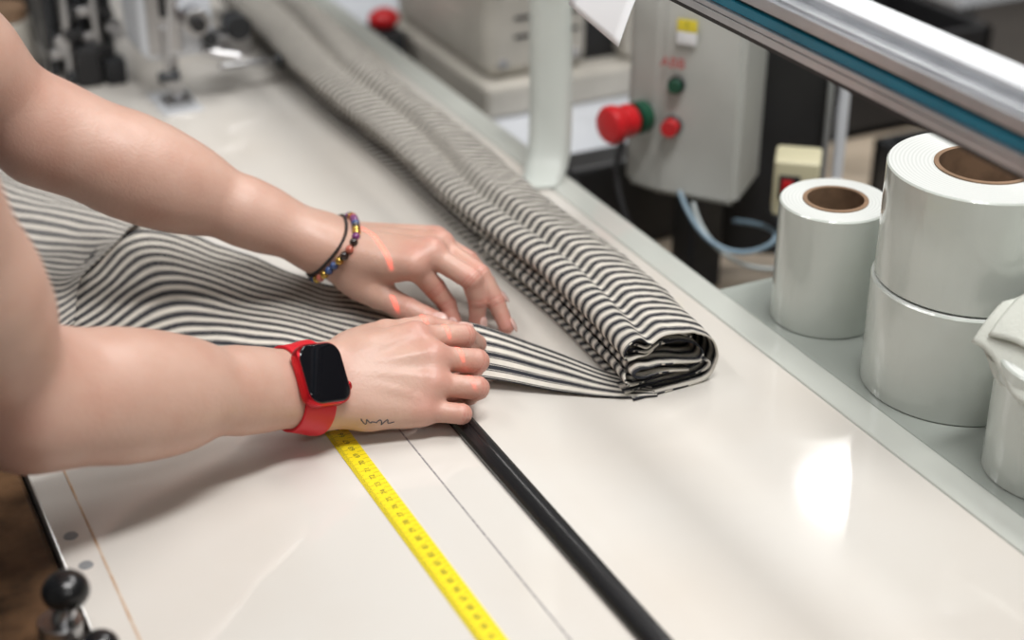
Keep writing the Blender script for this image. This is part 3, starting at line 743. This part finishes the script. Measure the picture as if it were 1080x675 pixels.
lathe('thread',[(.036,0),(.038,.006),(.034,.060),(.030,.062)],M['cream'],(.264,1.85,.0002),(0,0,1),tc_)
lathe('cone_tip',[(.016,0),(.032,.002),(.030,.014),(.014,.016)],M['card'],(.264,1.85,.0622),(0,0,1),tc_)

def crate(name,x,y,z,sx,sy,sz,m):
    e=empty(name); t=.012
    box('bottom',x,x+sx,y,y+sy,z,z+t,m,e,.002); box('side_a',x,x+t,y,y+sy,z,z+sz,m,e,.002); box('side_b',x+sx-t,x+sx,y,y+sy,z,z+sz,m,e,.002)
    box('side_c',x,x+sx,y,y+t,z,z+sz,m,e,.002); box('side_d',x,x+sx,y+sy-t,y+sy,z,z+sz,m,e,.002); return e
fb=empty('far_white_table')
box('top',1.58,3.2,1.75,2.35,-.08,-.05,M['white'],fb,.004)
for i,(x,y) in enumerate(((1.62,1.8),(3.1,1.8),(1.62,2.3),(3.1,2.3))): box('leg_%d'%i,x-.02,x+.02,y-.02,y+.02,-.9,-.08,M['grey'],fb,.002)
crate('storage_crate',1.16,1.55,-.149,.30,.22,.12,M['blackm'])
crate('storage_crate',1.16,1.20,-.149,.24,.20,.07,M['darkgrey'])
shv=empty('storage_shelving')
for i in range(4): box('board_%d'%i,1.6,5.0,4.3,4.8,-.7+i*.55,-.67+i*.55,M['wood'],shv,.003)
for i in range(4):
    box('upright_%d'%i,1.6+i*1.12,1.64+i*1.12,4.3,4.34,-.9,1.2,M['darkgrey'],shv,.002)
for k in range(22):
    x=1.68+(k%11)*.3; z=-.67+(k//11)*.55+.55*(k%2>5)
    box('bin_%d'%k,x,x+.24,4.32,4.7,z,z+.22+.12*random.random(),random.choice([M['card'],M['blackm'],M['grey'],M['cream'],M['brown'],M['blue']]),shv,.005)

# ================================================================== ROOM
box('floor',-4,6.5,-4,6,-1.0,-.9,M['floor'],None,0)
box('ceiling',-4,6.5,-4,6,2.4,2.5,M['ceil'],None,0)
box('wall_north',-4,6.5,6,6.1,-.9,2.4,M['wall'],None,0)
box('wall_south',-4,6.5,-4.1,-4,-.9,2.4,M['wall'],None,0)
box('wall_west',-4.1,-4,-4,6,-.9,2.4,M['wall'],None,0)
box('wall_east',6.5,6.6,-4,6,-.9,2.4,M['wall'],None,0)

def ceiling_lamp(x,y,sx,sy,e,z=2.30,c=(1,.985,.965)):
    p=empty('ceiling_lamp'); box('housing',x-sx/2-.03,x+sx/2+.03,y-sy/2-.03,y+sy/2+.03,z+.02,z+.10,M['grey'],p,.005)
    l=bpy.data.lights.new('tube_light','AREA'); l.shape='RECTANGLE'; l.size=sx; l.size_y=sy; l.energy=e; l.color=c
    o=bpy.data.objects.new('tube_light',l); col.objects.link(o); o.parent=p; o.location=(x,y,z)
    return p
ceiling_lamp(.6,.3,1.2,.35,64)
ceiling_lamp(-.9,1.4,.35,1.6,30)
ceiling_lamp(1.6,1.5,.35,1.6,48)
ceiling_lamp(.4,-1.8,1.6,.4,30)  # added fill behind the camera, put in for frontal light
ceiling_lamp(-1.6,4.2,.3,1.6,26)
ceiling_lamp(2.68,3.20,.18,.15,12,2.10)

ll=bpy.data.lights.new('laser_line','SPOT'); ll.energy=230; ll.color=(1,.03,.01); ll.shadow_soft_size=0.0; ll.spot_size=math.radians(14); ll.spot_blend=.3
ll.use_nodes=True; nt=ll.node_tree
em=[n for n in nt.nodes if n.type=='EMISSION'][0]
tc=nt.nodes.new('ShaderNodeTexCoord'); sx=nt.nodes.new('ShaderNodeSeparateXYZ'); nt.links.new(tc.outputs['Normal'],sx.inputs[0])
dv=nt.nodes.new('ShaderNodeMath'); dv.operation='DIVIDE'; nt.links.new(sx.outputs['X'],dv.inputs[0]); nt.links.new(sx.outputs['Z'],dv.inputs[1])
ab=nt.nodes.new('ShaderNodeMath'); ab.operation='ABSOLUTE'; nt.links.new(dv.outputs[0],ab.inputs[0])
lt=nt.nodes.new('ShaderNodeMapRange'); lt.inputs['From Min'].default_value=.0022; lt.inputs['From Max'].default_value=.0002; nt.links.new(ab.outputs[0],lt.inputs['Value'])
nt.links.new(lt.outputs[0],em.inputs['Strength'])
lm=empty('laser_line_marker'); box('housing',.40,.43,.99,1.05,1.0,1.06,M['blackm'],lm,.003); box('bracket',.405,.425,1.01,1.03,1.06,2.4,M['alu'],lm,.002)
lo=bpy.data.objects.new('laser_line',ll); col.objects.link(lo); lo.parent=lm; lo.location=(.418,1.02,.99)

w_=bpy.data.worlds.new('world'); bpy.context.scene.world=w_; w_.use_nodes=True; w_.node_tree.nodes['Background'].inputs[0].default_value=(.8,.8,.8,1); w_.node_tree.nodes['Background'].inputs[1].default_value=.3
bpy.context.scene.view_settings.view_transform='Standard'
bpy.context.scene.view_settings.exposure=-.40
c=bpy.data.cameras.new('camera'); c.sensor_width=36; c.lens=1706/1080*36; c.clip_start=.02
cam=bpy.data.objects.new('camera',c); col.objects.link(cam)
p_=math.radians(28);q_=math.radians(26.2)
F=V((math.cos(p_)*math.sin(q_),math.cos(p_)*math.cos(q_),-math.sin(p_))); R=V((math.cos(q_),-math.sin(q_),0)); U=R.cross(F)
mm=Matrix((R,U,-F)).transposed().to_4x4(); mm.translation=V((0,0,.62)); cam.matrix_world=mm
c.dof.use_dof=True; c.dof.focus_distance=1.17; c.dof.aperture_fstop=2.9
bpy.context.scene.camera=cam
